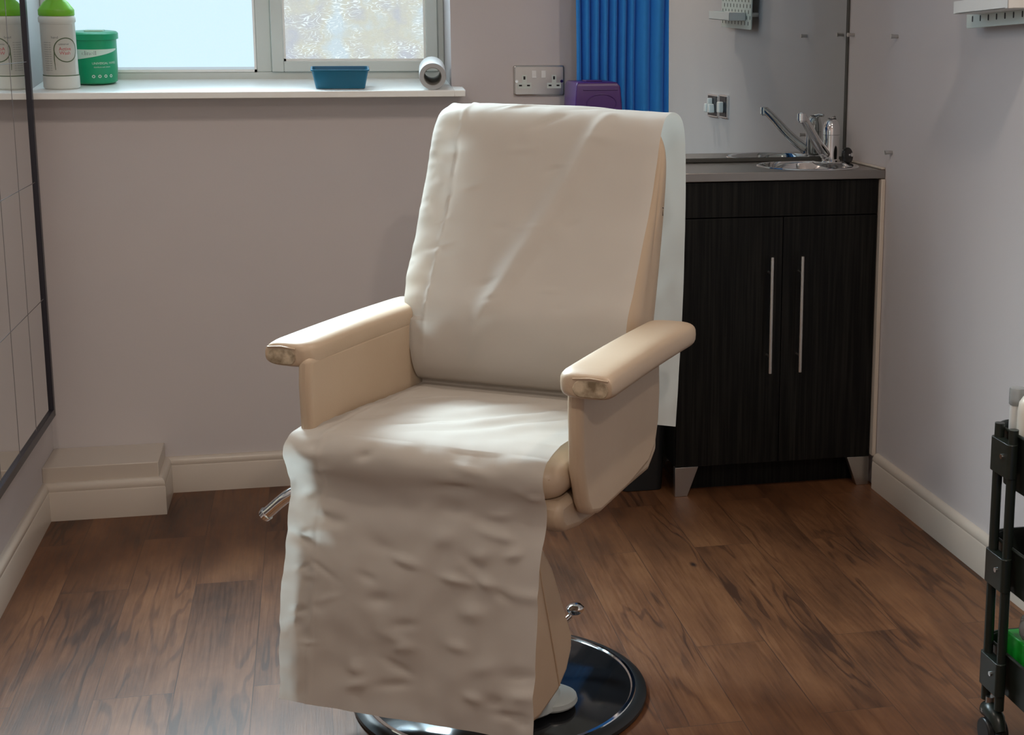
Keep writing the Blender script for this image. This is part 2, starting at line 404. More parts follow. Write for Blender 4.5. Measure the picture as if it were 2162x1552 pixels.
# back wall mirror over the sink ------------------------------------------
rm = empty('splashback_mirror', (1.2, 4.012, .922))
tag(rm, 'tall frameless mirror on the back wall above the sink counter', 'mirror')
def rmo(name, bm, m, **k):
    o = obj(name, bm, m, rm, **k); o.location = (-1.2, -4.012, -.922); return o
rmo('glass', bx(.985, XR-.002, 4.012, 4.018, .922, 2.2), M['mirror'], smooth=False)
rmo('backing_board', bx(.990, XR-.004, 4.018, YB, .925, 2.195), M['seal'], smooth=False)
rmo('edge_seal', bx(XR-.006, XR-.0005, 4.005, 4.0115, .922, 2.2), M['seal'], smooth=False)

# ------------------------------------------------------------------ sink cabinet
CX0, CX1, CY0, CY1 = .962, 1.537, 3.712, 4.040
cab = empty('sink_cabinet', (1.25, 3.87, 0))
tag(cab, 'dark wood sink cabinet with two doors and tapered metal feet in the corner', 'cabinet')
def co(name, bm, m, par=cab, **k):
    o = obj(name, bm, m, par, **k)
    if par is cab: o.location = (-1.25, -3.87, 0)
    return o
bm = bmesh.new(); box(bm, CX0, CX0+.018, CY0+.018, CY1, .085, .884); box(bm, CX1-.018, CX1, CY0+.018, CY1, .085, .884)
box(bm, CX0+.018, CX1-.018, CY0+.018, CY1, .085, .103); box(bm, CX0+.018, CX1-.018, CY1-.01, CY1, .103, .884)
co('body', bm, M['wenge'], bevel=.001)
co('drawer_front', bx(CX0+.001, CX1-.001, CY0, CY0+.0175, .787, .883), M['wenge'], bevel=.001)
XM = 1.262
for a, b2, hx in ((CX0+.001, XM-.001, 1.222), (XM+.001, CX1-.001, 1.309)):
    d = co('door', bx(a, b2, CY0, CY0+.0175, .086, .784), M['wenge'], bevel=.001)
    bm = bmesh.new()
    cyl(bm, (hx, CY0-.032, .352), (hx, CY0-.032, .678), .0050, 16)
    for z in (.398, .632): cyl(bm, (hx, CY0-.032, z), (hx, CY0, z), .0036, 10)
    h = obj('bar_handle', bm, M['handle'], d); h['label'] = 'long satin metal bar handle'
for s in (0, 1):
    for yy, nm in ((CY0+.002, 'foot'), (CY1-.05, 'foot')):
        bm = bmesh.new()
        if s == 0: P = [(CX0, .085), (CX0+.067, .085), (CX0+.036, 0), (CX0, 0)]
        else: P = [(CX1-.067, .085), (CX1, .085), (CX1, 0), (CX1-.036, 0)]
        prism(bm, P, 'y', yy, yy+.022)
        f = co(nm, bm, M['satin'], bevel=.001); f['label'] = 'tapered brushed metal foot'
co('under_shade_panel', bx(CX0+.02, CX1-.02, CY0+.07, CY0+.085, .0, .084), M['wenge'])  # dark panel added to stand in for the shadow under the cabinet

# counter with inset bowl
ct = empty('sink_counter', (1.25, 3.87, .885))
tag(ct, 'stainless sink counter with round inset bowl on top of the dark cabinet', 'counter')
SC = (1.380, 3.862); SRr = .134
def cto(name, bm, m, par=ct, **k):
    o = obj(name, bm, m, par, **k)
    if par is ct: o.location = (-1.25, -3.87, -.885)
    return o
bm = bmesh.new()
X0, X1, Y0, Y1 = .955, XR-.001, 3.700, 4.011
N_ = 64
def sq(a):
    c, s = math.cos(a), math.sin(a)
    tx = ((X1-SC[0]) if c > 0 else (X0-SC[0]))/c if abs(c) > 1e-9 else 1e9
    ty = ((Y1-SC[1]) if s > 0 else (Y0-SC[1]))/s if abs(s) > 1e-9 else 1e9
    t = min(tx, ty); return (SC[0]+c*t, SC[1]+s*t)
angs = sorted([2*PI*i/N_ for i in range(N_)] + [math.atan2(y-SC[1], x-SC[0]) % (2*PI) for x in (X0, X1) for y in (Y0, Y1)])
rin = [(SC[0]+(SRr)*math.cos(a), SC[1]+(SRr)*math.sin(a)) for a in angs]; rout = [sq(a) for a in angs]
rings = [[(x, y, .886) for x, y in rin], [(x, y, .886) for x, y in rout], [(x, y, .910) for x, y in rout], [(x, y, .910) for x, y in rin]]
loft(bm, rings + [rings[0]], True, False); bmesh.ops.remove_doubles(bm, verts=bm.verts[:], dist=1e-6)
cto('worktop', bm, M['steel_dark'], bevel=.0015, angle=30)
bm = bmesh.new()
lathe(bm, [(SRr+.012, .910), (SRr+.010, .9125), (SRr+.003, .9130), (SRr-.004, .9115), (SRr-.008, .904), (SRr-.013, .86), (SRr-.022, .80), (SRr-.05, .772), (.03, .768), (.022, .764), (.0, .764)], (SC[0], SC[1], 0), 64, cap=False)
cto('bowl', bm, M['chrome'])
bm = bmesh.new()
prism(bm, rrect(1.432, 1.530, 3.905, 3.995, .03), 'z', .9105, .9145)
cto('tap_ledge', bm, M['chrome'], bevel=.0015)
bm = bmesh.new()
box(bm, X0, X1, 4.003, 4.0115, .9105, .9215)
cto('rear_seal', bm, M['seal'], bevel=.002); bm = bmesh.new(); box(bm, XR-.012, XR-.0005, 3.702, 3.998, .9105, .9165)
sl = cto('edge_seal', bm, M['trim'], bevel=.002)
# side filler strip between cabinet and wall
structure('trim_2', bx(CX1+.001, XR-.001, 3.695, 3.72, .09, .884), M['trim'], bevel=.002)

# tap ------------------------------------------------------------------
tp = empty('mixer_tap', (1.478, 3.938, .9145))
tag(tp, 'chrome mixer tap with long angled spout standing at the sink bowl', 'tap')
TO = Vector((1.478, 3.938, .9145))
def tpo(name, bm, m, **k):
    o = obj(name, bm, m, tp, **k); o.location = -TO; return o
bm = bmesh.new()
lathe(bm, [(.0, 0), (.027, 0), (.027, .004), (.024, .007), (.0235, .062), (.0245, .074), (.0245, .076), (.0225, .077), (.0245, .078), (.0245, .085), (.0235, .10), (.019, .115), (.013, .1215), (.012, .122), (.0, .122)][1:-1], TO, 40)
tpo('body', bm, M['chrome'])  # stands on the ledge
bm = bmesh.new()
b0 = Vector((1.458, 3.930, .936)); tip = Vector((1.348, 3.838, 1.052))
pts = [b0, b0.lerp(tip, .35)+Vector((0, 0, -.004)), b0.lerp(tip, .7)+Vector((0, 0, .004)), b0.lerp(tip, .9)+Vector((0, 0, .006)), tip]
tube(bm, pts, [.0165, .0145, .0125, .0115, .0100], 20, smooth=5)
tpo('spout', bm, M['chrome'])
bm = bmesh.new(); cyl(bm, tip+Vector((.004, .003, .008)), tip+Vector((.004, .003, -.014)), .0125, 24); cyl(bm, tip+Vector((.004, .003, -.014)), tip+Vector((.004, .003, -.018)), .009, 24)
tpo('aerator', bm, M['chrome'], bevel=.001)
bm = bmesh.new()
prism(bm, rrect(1.468, 1.490, 3.928, 3.948, .005), 'z', 1.031, 1.0395)
tpo('lever_cap', bm, M['black_gloss'], bevel=.001)
bm = bmesh.new(); tube(bm, [(1.480, 3.940, 1.036), (1.490, 3.955, 1.041), (1.496, 3.968, 1.040)], [.006, .006, .0045], 12)
tpo('lever', bm, M['chrome'])

pg = empty('basin_plug', (1.512, 3.893, .911))
tag(pg, 'round black rubber basin plug leaning beside the chrome tap', 'plug')
bm = bmesh.new()
lathe(bm, [(.019, -.006), (.023, -.004), (.0235, 0), (.022, .005), (.014, .007)], (0, 0, 0), 32)
o = obj('disc', bm, M['black_rubber'], pg, loc=(0, 0, .0235), rot=(math.radians(80), 0, math.radians(35)))
bm = bmesh.new(); lathe(bm, [(.005, .007), (.004, .013), (.006, .016), (.003, .018)], (0, 0, 0), 16)
obj('pull_ring', bm, M['chrome'], pg, loc=(0, 0, .0235), rot=(math.radians(80), 0, math.radians(35)))

# ------------------------------------------------------------------ mirror / glass standoffs on right wall
def standoff(y, z, label):
    bm = bmesh.new(); cyl(bm, (XR, y, z), (XR-.020, y, z), .0052, 18); cyl(bm, (XR-.017, y, z), (XR-.021, y, z), .0060, 18)
    o = obj('wall_peg', bm, M['satin'])
    tag(o, label, 'wall peg', 'small metal pegs on the right wall'); return o
standoff(3.650, 1.273, 'small metal wall peg farther from the corner, upper row on right wall')
standoff(3.968, 1.277, 'small metal wall peg right beside the back mirror edge')
standoff(3.660, .961, 'small metal wall peg lowest, just above the counter end')

# pegboard and shelf on right wall -------------------------------------------
TB = math.radians(-2.0)
pb = empty('wall_pegboard', (XR-.014, 3.00, 1.300), (TB, 0, 0))
tag(pb, 'white slotted pegboard hung on the right wall near top corner', 'pegboard')
bm = bmesh.new()
P0, P1 = -.205, .165
prism(bm, rrect(P0, P1, -.002, .56, .006), 'x', -.022, -.017)
obj('board', bm, M['board'], pb, bevel=.001)
bm = bmesh.new()
for r in range(27):
    off = .02 if r % 2 else 0
    yy = P0+.018+off
    while yy < P1-.01:
        prism(bm, rrect(yy-.0028, yy+.0028, .012+r*.02, .026+r*.02, .0027, 3), 'x', -.0224, -.0215); yy += .04
sl = obj('slot_rows', bm, M['dark'], pb, smooth=False); sl['kind'] = 'stuff'
for yy in (P0+.03, P1-.03):
    for zz in (.05, .50):
        bm = bmesh.new(); cyl(bm, (-.018, yy, zz), (.0135, yy, zz), .008, 12); obj('spacer', bm, M['white_pl'], pb)
ws = empty('hook_on_shelf', (XR-.036, 2.97, 1.300), (TB, 0, 0))
tag(ws, 'narrow white tray shelf hooked on the pegboard of the right wall', 'shelf')
bm = bmesh.new()
A0, A1, q0, q1 = -.130, .135, .029, .058
prism(bm, rrect(-.062, -.0005, A0, A1, .012), 'z', q0, q0+.003)
for (a, b2, c, d) in ((-.062, -.0595, A0, A1), (-.062, -.0005, A0, A0+.0025), (-.062, -.0005, A1-.0025, A1), (-.003, -.0005, A0, A1)):
    box(bm, a, b2, c, d, q0, q1)
obj('tray', bm, M['white_pl'], ws, bevel=.001)
for yy in (A0+.03, A1-.03):
    bm = bmesh.new(); cyl(bm, (0, yy, q1-.012), (.004, yy, q1-.012), .0045, 12); obj('hook', bm, M['white_pl'], ws)

# sockets on right wall (seen in the mirror) -------------------------------------------
def plug_socket(y0, y1, z0, label, n):
    e = empty('plug_socket', (XR, (y0+y1)/2, z0)); tag(e, label, 'socket')
    w = (y1-y0)/2
    bm = bmesh.new(); prism(bm, rrect(-w, w, 0, .088, .005), 'x', -.009, 0); obj('plate', bm, M['chrome'], e, bevel=.002)
    bm = bmesh.new(); box(bm, -.0105, -.0088, -w+.010, w-.010, .006, .082); obj('insert', bm, M['navy_insert'], e)
    for i in range(n):
        c = (i-(n-1)/2)*.052
        bm = bmesh.new()
        if n == 2:
            prism(bm, [(c-.016, .018), (c+.016, .018), (c+.012, .040), (c+.006, .052), (c-.006, .052), (c-.012, .040)], 'x', -.034, -.0105)
        else:
            prism(bm, rrect(c-.017, c+.017, .020, .062, .006), 'x', -.030, -.0105)
        obj('plug', bm, M['white_pl'], e, bevel=.003)
    if n == 2:
        bm = bmesh.new(); prism(bm, [(-.012, .050), (.010, .050), (.008, .074), (-.005, .074)], 'x', -.030, -.0105); obj('adaptor', bm, M['white_pl'], e, bevel=.003)
plug_socket(2.525, 2.665, .958, 'black and chrome double socket with white plugs, reflected in the sink mirror', 2)
plug_socket(2.690, 2.795, .962, 'narrow black socket with one white plug, nearer the corner in the sink mirror', 1)

# double socket on back wall ----------------------------------------------------
ds = empty('wall_socket', (.638, YB, 1.148)); tag(ds, 'brushed metal double wall socket to the right of the window', 'socket')
bm = bmesh.new()
rings = []
for k, (ins, y) in enumerate(((0, 0), (0, -.004), (.0015, -.0075), (.004, -.009), (.0045, -.0085))):
    rings.append([(a, y, b2) for a, b2 in rrect(-.073+ins, .073-ins, -.043+ins, .043-ins, .006-ins*.5)])
loft(bm, rings); obj('plate', bm, M['satin'], ds, angle=25)
for s in (-1, 1):
    bm = bmesh.new(); cx = s*.0135-.001
    prism(bm, [(-.0090, .028), (-.0105, .010), (-.0125, .008), (-.0085, .008), (-.0085, .028)], 'x', cx-.0062, cx+.0062)
    obj('rocker_switch', bm, M['white_pl'], ds, bevel=.0008)
for s in (-1, 1):
    bm = bmesh.new(); cx = s*.0425
    prism(bm, [(cx-.0065, .016), (cx+.0065, .016), (cx+.0065, -.006), (cx+.020, -.006), (cx+.020, -.022), (cx-.020, -.022), (cx-.020, -.006), (cx-.0065, -.006)], 'y', -.0096, -.0085)
    ins = obj('outlet_insert', bm, M['board'], ds)
    bm = bmesh.new()
    box(bm, cx-.0028, cx+.0028, -.0100, -.0094, .003, .012)
    for t in (-.0115, .0115): box(bm, cx+t-.0042, cx+t+.0042, -.0100, -.0094, -.0160, -.0115)
    obj('pin_slots', bm, M['dark'], ins, smooth=False)
for s in (-1, 1):
    bm = bmesh.new(); cyl(bm, (s*.0645, -.0084, -.002), (s*.0645, -.0098, -.002), .0042, 16); obj('screw', bm, M['chrome'], ds)
    
# ------------------------------------------------------------------ curtain
cu = empty('pleated_curtain', (.85, 3.96, 0))
tag(cu, 'bright blue pleated curtain hanging between the wall socket and the sink mirror', 'curtain')
bm = bmesh.new()
NU, NZ = 300, 70
rows = []
for j in range(NZ+1):
    z = .50+(2.345-.50)*j/NZ
    row = []
    for i in range(NU+1):
        t = i/NU
        x0, x1 = .728, (1.000-.054*max(0, min(1, (1.02-z)/.08)))
        k = 6.6*min(t, .62)/.62 + (2.4*(t-.62)/.38 if t > .62 else 0)
        ph = 2*PI*(k + .10*noise.noise(Vector((t*3, z*1.1, 2)))) + .9
        amp = (.042 if t < .62 else .036)*(.85+.3*noise.noise(Vector((t*6, z*.8, 3))))
        sn_ = math.sin(ph); tri = 2/PI*math.asin(sn_*.985)
        y = 3.966 - amp*(.55*tri+.45*sn_) + .004*noise.noise(Vector((t*9, z*3, 9)))
        x = x0+(x1-x0)*t - .0062*math.cos(ph)*(1 if t < .62 else 1.7) + .003*noise.noise(Vector((t*5, z*2.2, 1)))
        x = min(x, x1+.002)
        row.append(bm.verts.new((x-.85, y-3.96, z)))
    rows.append(row)
for a, b2 in zip(rows, rows[1:]):
    for i in range(NU): bm.faces.new((a[i], a[i+1], b2[i+1], b2[i]))
o = obj('cloth', bm, M['blue_cloth'], cu, angle=180)
so = o.modifiers.new('s', 'SOLIDIFY'); so.thickness = .0012
bm = bmesh.new(); box(bm, -.42, .5, -.03, .012, 2.345, 2.375)
for x in (-.35, .1, .42): cyl(bm, (x, -.01, 2.37), (x, -.01, H), .006, 10)
obj('track', bm, M['white_pl'], cu)

wb = empty('guessed_bin', (.885, 3.845, 0)); tag(wb, 'guessed black bin standing on the floor left of the sink cabinet', 'bin')  # guessed bin, added to fill the dark area below the curtain hem
bm = bmesh.new()
def wr(hx, hy, z): return [(a, b2, z) for a, b2 in rrect(-hx, hx, -hy, hy, .02)]
loft(bm, [wr(.060, .060, 0), wr(.071, .078, .44), wr(.067, .074, .44), wr(.056, .056, .01)])
obj('body', bm, M['black_rubber'], wb, bevel=.002)
bm = bmesh.new(); loft(bm, [wr(.0715, .0785, .40), wr(.0735, .0805, .405), wr(.0735, .0805, .446), wr(.069, .076, .446)], cap=False); obj('liner_cuff', bm, M['navy_insert'], wb)

# purple box on a small wall shelf ----------------------------------------------
bm = bmesh.new()
prism(bm, [(.640, YB-.001), (.700, YB-.001), (.700, 3.955), (.840, 3.905), (.840, 3.735), (.640, 3.735)], 'z', 1.056, 1.066)
o = obj('wall_shelf', bm, M['white_pl'], bevel=.001); tag(o, 'small white wall shelf holding the purple box, mostly hidden behind the chair', 'shelf')
pu = empty('plastic_box', (.755, 3.84, 1.0665)); tag(pu, 'dark purple plastic box with moulded oval in front of the blue curtain', 'box')
bm = bmesh.new()
x0, x1 = -.068, .062
loft(bm, [[(x0, -.09, 0), (x1, -.09, 0), (x1, .085, 0), (x0, .085, 0)], [(x0+.004, -.088, .075), (x1-.006, -.088, .075), (x1-.006, .083, .075), (x0+.004, .083, .075)],
          [(x0+.008, -.082, .086), (x1-.016, -.082, .086), (x1-.016, .078, .086), (x0+.008, .078, .086)]])
obj('body', bm, M['purple'], pu, bevel=.003)
bm = bmesh.new(); pts = [(.004+.040*math.cos(a), -.0895, .030+.024*math.sin(a)) for a in [2*PI*i/40 for i in range(41)]]
tube(bm, pts, .0014, 8); tube(bm, [(-.045, -.0895, .066), (.048, -.0895, .066)], .0012, 8); obj('moulded_oval', bm, M['purple'], pu)
bm = bmesh.new(); prism(bm, rrect(-.030, .014, -.05, .01, .004), 'z', .086, .0895); obj('lid_tab', bm, M['purple'], pu, bevel=.001)

# ------------------------------------------------------------------ things on the sill
def text_mesh(bm, txt, size, place, mi=0, align='LEFT'):
    """append flat lettering to bm, each vertex mapped by place(x, y)"""
    cu_ = bpy.data.curves.new('t', 'FONT'); cu_.body = txt; cu_.size = size; cu_.align_x = align; cu_.resolution_u = 2
    to = bpy.data.objects.new('t', cu_); COL.objects.link(to)
    dg = bpy.context.evaluated_depsgraph_get(); me = to.evaluated_get(dg).to_mesh()
    vs = [bm.verts.new(place(v.co.x, v.co.y)) for v in me.vertices]
    for p in me.polygons:
        try: bm.faces.new([vs[i] for i in p.vertices]).material_index = mi
        except ValueError: pass
    bpy.data.objects.remove(to); bpy.data.curves.remove(cu_)

BZ = slz(4.055)
bo = empty('cleaning_bottle', (-.646, 4.055, BZ), (math.radians(4.5), 0, 0)); tag(bo, 'tall white bottle with lime green cap on the sill by the left mirror', 'bottle')
br_ = .0455
bm = bmesh.new()
lathe(bm, [(.0, 0), (br_-.004, 0), (br_+.001, .004), (br_+.001, .033), (br_-.0008, .036), (br_-.0015, .172), (br_+.0015, .176), (br_+.0015, .186), (br_-.002, .191)][1:], (0, 0, 0), 56, sy=.72)
obj('body', bm, M['bottle'], bo)
bm = bmesh.new()
lathe(bm, [(br_-.001, .1915), (br_, .193), (br_, .206), (br_-.002, .209), (.031, .226), (.024, .232), (.022, .255), (.014, .26), (.013, .28)], (0, 0, 0), 48, sy=.72)
obj('cap', bm, M['lime'], bo)
def onb(r, sy, ang0, z0, lift=.0004):
    def f(x, y):
        a = ang0+x/r; return ((r+lift)*math.cos(a), (r+lift)*sy*math.sin(a), z0+y)
    return f
A_ = -PI/2-.02
bm = bmesh.new(); n = 40
r1 = br_-.0008+.0006
loft(bm, [[((r1)*math.cos(A_-1.1+2.2*i/n), (r1)*.72*math.sin(A_-1.1+2.2*i/n), z) for i in range(n+1)] for z in (.040, .170)], closed=False, cap=False)
lb = obj('label', bm, M['label'], bo)
pf = onb(r1, .72, A_, 0, .0006)
def ring_on(bm, cx, cz, ra, w, a0=0, a1=2*PI, n=40, place=pf):
    loft(bm, [[place(cx+rr*math.cos(a0+(a1-a0)*i/n), cz+rr*math.sin(a0+(a1-a0)*i/n)) for i in range(n+1)] for rr in (ra-w, ra+w)], closed=False, cap=False)
bm = bmesh.new(); ring_on(bm, .024, .104, .031, .0014)
loft(bm, [[pf(-.0080, .104), pf(-.0090, .080), pf(-.0070, .052)], [pf(-.0055, .104), pf(-.0065, .080), pf(-.0058, .052)]], closed=False, cap=False)
obj('ring_print', bm, M['ink_green'], lb, angle=180)
bm = bmesh.new(); lathe(bm, [(br_+.0002, .0352), (br_+.0004, .0378)], (0, 0, 0), 56, cap=False, sy=.72); obj('label_line', bm, M['ink_green'], lb)
bm = bmesh.new(); text_mesh(bm, 'Active', .0125, lambda x, y: pf(x+.005, y+.103)); text_mesh(bm, 'Wash', .0125, lambda x, y: pf(x+.006, y+.092)); obj('red_print', bm, M['ink_red'], lb, smooth=False)
bm = bmesh.new(); text_mesh(bm, 'universal', .0075, lambda x, y: pf(x+.005, y+.117)); text_mesh(bm, 'hand', .009, lambda x, y: pf(x-.012, y+.134))
for k in range(13): box_z = .05+k*.006; text_mesh(bm, 'mnwum nm', .0045, lambda x, y: pf(x-.036+.0, y+box_z))
obj('small_print', bm, M['ink_grey'], lb, smooth=False)

TZ = slz(4.16)
tu = empty('wipes_tub', (-.574, 4.162, TZ+.003), (math.radians(4.0), 0, 0)); tag(tu, 'round green plastic tub with pale swoosh beside the white bottle on the sill', 'tub')
tr = .0595
bm = bmesh.new(); lathe(bm, [(tr-.008, 0), (tr-.003, .004), (tr, .04), (tr+.001, .132)], (0, 0, 0), 64); obj('body', bm, M['green_tub'], tu)
bm = bmesh.new(); lathe(bm, [(tr+.0035, .118), (tr+.006, .119), (tr+.006, .134), (tr+.002, .138), (tr-.006, .139)], (0, 0, 0), 64); obj('lid', bm, M['green_tub'], tu)
bm = bmesh.new(); prism(bm, rrect(-.02, .03, -.02, .02, .006), 'z', .139, .1425); obj('flip_tab', bm, M['ink_white'], tu)
pt = onb(tr+.0006, 1, -PI/2+.35, 0, .0006)
bm = bmesh.new()
top = [(-.06+.0025*i, .094+.0*i) for i in range(48)]
loft(bm, [[pt(x, .094) for x, _ in top], [pt(x, .094-.003-.024*(1-(i_/47))**.8) for i_, (x, _) in enumerate(top)]], closed=False, cap=False)
obj('swoosh', bm, M['ink_white'], tu, angle=180)
bm = bmesh.new(); text_mesh(bm, 'clinell', .017, lambda x, y: pt(x-.046, y+.079)); obj('dark_print', bm, M['ink_grey'], tu, smooth=False)
bm = bmesh.new(); text_mesh(bm, 'UNIVERSAL WIPES', .0085, lambda x, y: pt(x-.020, y+.054)); text_mesh(bm, 'disinfects and cleans', .0055, lambda x, y: pt(x-.016, y+.045))
obj('pale_print', bm, M['ink_white'], tu, smooth=False)
bm = bmesh.new()
for k in range(4): ring_on(bm, -.018+k*.016, .022, .0032, .0011, place=pt, n=16)
obj('round_icons', bm, M['ink_white'], tu, smooth=False)

# teal tray
ty_ = empty('plastic_tray', (.083, 4.045, slz(4.045)+.001), (math.radians(4.8), 0, math.radians(-1))); tag(ty_, 'small teal plastic tray on the window sill', 'tray')
bm = bmesh.new()
def rr3(ins, z): return [(a, b2, z) for a, b2 in rrect(-.066-ins, .066+ins, -.040-ins*.7, .040+ins*.7, .008)]
loft(bm, [rr3(0, 0), rr3(.010, .048), rr3(.013, .0485), rr3(.013, .052), rr3(.0085, .052), rr3(.0065, .046), rr3(-.003, .003)])
obj('body', bm, M['teal'], ty_, bevel=.0006)

# paper roll
ro = empty('tissue_roll', (.331, 3.972, slz(3.972)+.0365), (math.radians(6.5), 0, math.radians(-4))); tag(ro, 'white paper roll lying end-on at the right end of the sill', 'paper roll')
def ylathe(bm, prof, n=56, cap=False, mi=0):
    loft(bm, [[(r*math.cos(2*PI*i/n), y, r*math.sin(2*PI*i/n)) for i in range(n)] for r, y in prof], True, cap, mi)
bm = bmesh.new(); ylathe(bm, [(.0365, .001), (.0365, .140)]); obj('paper', bm, M['roll'], ro)
bm = bmesh.new(); ylathe(bm, [(.0365, .001), (.036, 0), (.0245, 0)]); obj('roll_end_shade', bm, M['roll_end_shade'], ro)
bm = bmesh.new(); ylathe(bm, [(.0365, .140), (.0245, .140)]); obj('roll_end_shade', bm, M['roll_end_shade'], ro)
bm = bmesh.new(); ylathe(bm, [(.0245, -.0005), (.0245, .1405), (.0230, .1405), (.0230, -.0005), (.0245, -.0005)]); obj('core', bm, M['card'], ro)

# ------------------------------------------------------------------ treatment chair
A = math.radians(32.5)
CO = (.323, 2.66, 0)
ch = empty('treatment_chair', CO, (0, 0, -A))
tag(ch, 'cream leather salon chair with armrests on a round black base, centre of the room', 'chair')
# seat cushion
def pillow(bm, u0, u1, v0, v1, z0, z1, r, crown=0, k=5):
    """rounded slab: stacked rounded rects"""
    rings = []
    for i in range(2*k+1):
        a = -PI/2+PI*i/(2*k); h = (z1-z0)/2; rr = min(r, h*1.0)
        zz = (z0+z1)/2+math.sin(a)*h; ins = rr*(1-math.cos(a))
        rings.append([(x, y, zz) for x, y in rrect(u0+ins, u1-ins, v0+ins, v1-ins, max(.012, r-ins*.3))])
    vr = loft(bm, rings)
bm = bmesh.new(); pillow(bm, -.2115, .2725, -.322, .20, .500, .574, .042)
seat = obj('seat', bm, M['leather'], ch, angle=60)
bm = bmesh.new(); tube(bm, [(-.180, -.3215, .545), (.02, -.3215, .545), (.225, -.3215, .545), (.252, -.312, .546), (.2675, -.290, .547), (.2725, -.20, .548), (.2725, 0, .548)], .0022, 8); obj('piping', bm, M['leather'], seat)
bm = bmesh.new()
prism(bm, [(-.306, .503), (-.312, .480), (-.306, .462), (-.285, .446), (-.22, .434), (-.14, .430), (.14, .430), (.19, .46), (.19, .503)], 'x', -.2115, .2725)
obj('seat_base', bm, M['leather'], ch, bevel=.012, seg=3)
# backrest: side profile lofted across with rounded corners
fr = [(.125, .583), (.098, .596), (.080, .625), (.077, .66), (.080, .70), (.091, .74), (.125, .79), (.168, .86), (.213, .93), (.251, 1.01), (.272, 1.065), (.283, 1.095)]
bk = [(.300, 1.108), (.318, 1.095), (.327, 1.05), (.331, .99), (.316, .90), (.296, .81), (.268, .715), (.24, .62), (.225, .590), (.19, .580)]
prof = [Vector(p) for p in fr+bk]
cen = Vector((.21, .82))
bm = bmesh.new(); rings = []
nu = 26
def backpt(p, t):
    # t in -1..1 across width ; round edges
    e = max(0, (abs(t)-.86)/.14); k = 1-math.sqrt(max(0, 1-e*e)) 
    mid = Vector((.22+.09*(p.y-.82)/.3*.9, p.y))
    mid = Vector((.19+(p.y-.8)*.33, min(p.y, 1.06))) if p.y > .5 else Vector((.16, .58))
    q = p.lerp(mid, k*.75)
    return q
ts = [-1, -.985, -.96, -.92, -.88, -.8] + [-.7+.1*i for i in range(15)] + [.8, .88, .92, .96, .985, 1]
for t in ts:
    hw = .237
    row = []
    for p in prof:
        # narrower at rounded top corners
        top = max(0, (p.y-1.03)/.08); w = hw*(1-.10*top*top)
        q = backpt(p, t); row.append((.018+t*w, q.x, q.y))
    rings.append(row)
loft(bm, rings)
back = obj('backrest', bm, M['leather'], ch, angle=60)
sub = back.modifiers.new('s', 'SUBSURF'); sub.levels = 1; sub.render_levels = 2
bm = bmesh.new(); tube(bm, [(.252, .262, .93), (.2525, .268, .938), (.2530, .275, .936)], .0010, 6); tube(bm, [(.2525, .270, .934), (.2530, .272, .921)], .0008, 6); obj('tear_mark', bm, M['dark'], back)

# armrests
def arm(s):
    if s > 0: ui, uo, pu0, pu1, pv0, pv1 = .274, .303, .269, .371, -.327, .168
    else: ui, uo, pu0, pu1, pv0, pv1 = -.241, -.2125, -.306, -.211, -.300, .215
    zt, zb = .740, .689
    e = empty('armrest', (0, 0, 0), parent=ch)
    if s > 0: poly = [(-.288, .712), (-.290, .66), (-.286, .555), (-.264, .49), (-.247, .468), (-.20, .456), (-.06, .460), (.055, .474), (.095, .500), (.113, .545), (.120, .60), (.114, .712)]
    else: poly = [(-.298, .712), (-.302, .66), (-.298, .555), (-.276, .49), (-.245, .468), (-.16, .456), (.02, .462), (.10, .49), (.145, .545), (.160, .62), (.160, .712)]
    bm = bmesh.new(); prism(bm, poly, 'x', ui, uo)
    obj('side_panel', bm, M['leather'], e, bevel=.011, seg=4)
    # pad: rounded section, lofted along v
    bm = bmesh.new(); rings = []
    n = 28; NV = 30
    hw, hz = (pu1-pu0)/2, (zt-zb)/2; uc = (pu0+pu1)/2
    for i in range(NV+1):
        t = i/NV
        # cosine spacing near ends
        tt = .5-.5*math.cos(PI*t); v = pv0+(pv1-pv0)*tt
        d0 = (v-pv0)/.034; d1 = (pv1-v)/.060
        k0 = math.sqrt(max(0, 1-(1-min(1, d0))**2)); k1 = math.sqrt(max(0, 1-(1-min(1, d1))**2))
        ku = (.74+.26*k0)*(.35+.65*k1); ush = s*hw*(1-(.74+.26*k0))*.9; kz = (.62+.38*k0)*(.30+.70*k1)
        zc = (zt+zb)/2 + .003*math.sin(PI*tt) - .010*(1-k1)
        ring = []
        for j in range(n):
            a = 2*PI*j/n; c, sn_ = math.cos(a), math.sin(a)
            cu_, sz = math.copysign(abs(c)**.55, c), math.copysign(abs(sn_)**.62, sn_)
            ring.append((uc+ush+hw*ku*cu_, v, zc+hz*kz*sz))
        rings.append(ring)
    loft(bm, rings)
    pad = obj('arm_pad', bm, M['leather'], e, angle=70)
    bm = bmesh.new()   # worn patch at the front end
    x0, x1 = sorted((uc-s*hw*.36, uc+s*hw*.86))
    tube(bm, [(x0, pv0-.0005, zt-.013), ((x0+x1)/2, pv0-.002, zt-.010), (x1, pv0-.0005, zt-.013)], .0016, 8)
    obj('seam', bm, M['leather'], pad)
    bm = bmesh.new()
    prism(bm, rrect(x0, x1, zb+.008, zt-.015, .014), 'y', pv0-.0016, pv0+.004)
    w = obj('worn_end', bm, M['leather_worn'], pad, bevel=.002); w['label'] = 'stained and cracked leather end'
    return e
arm(1); arm(-1)

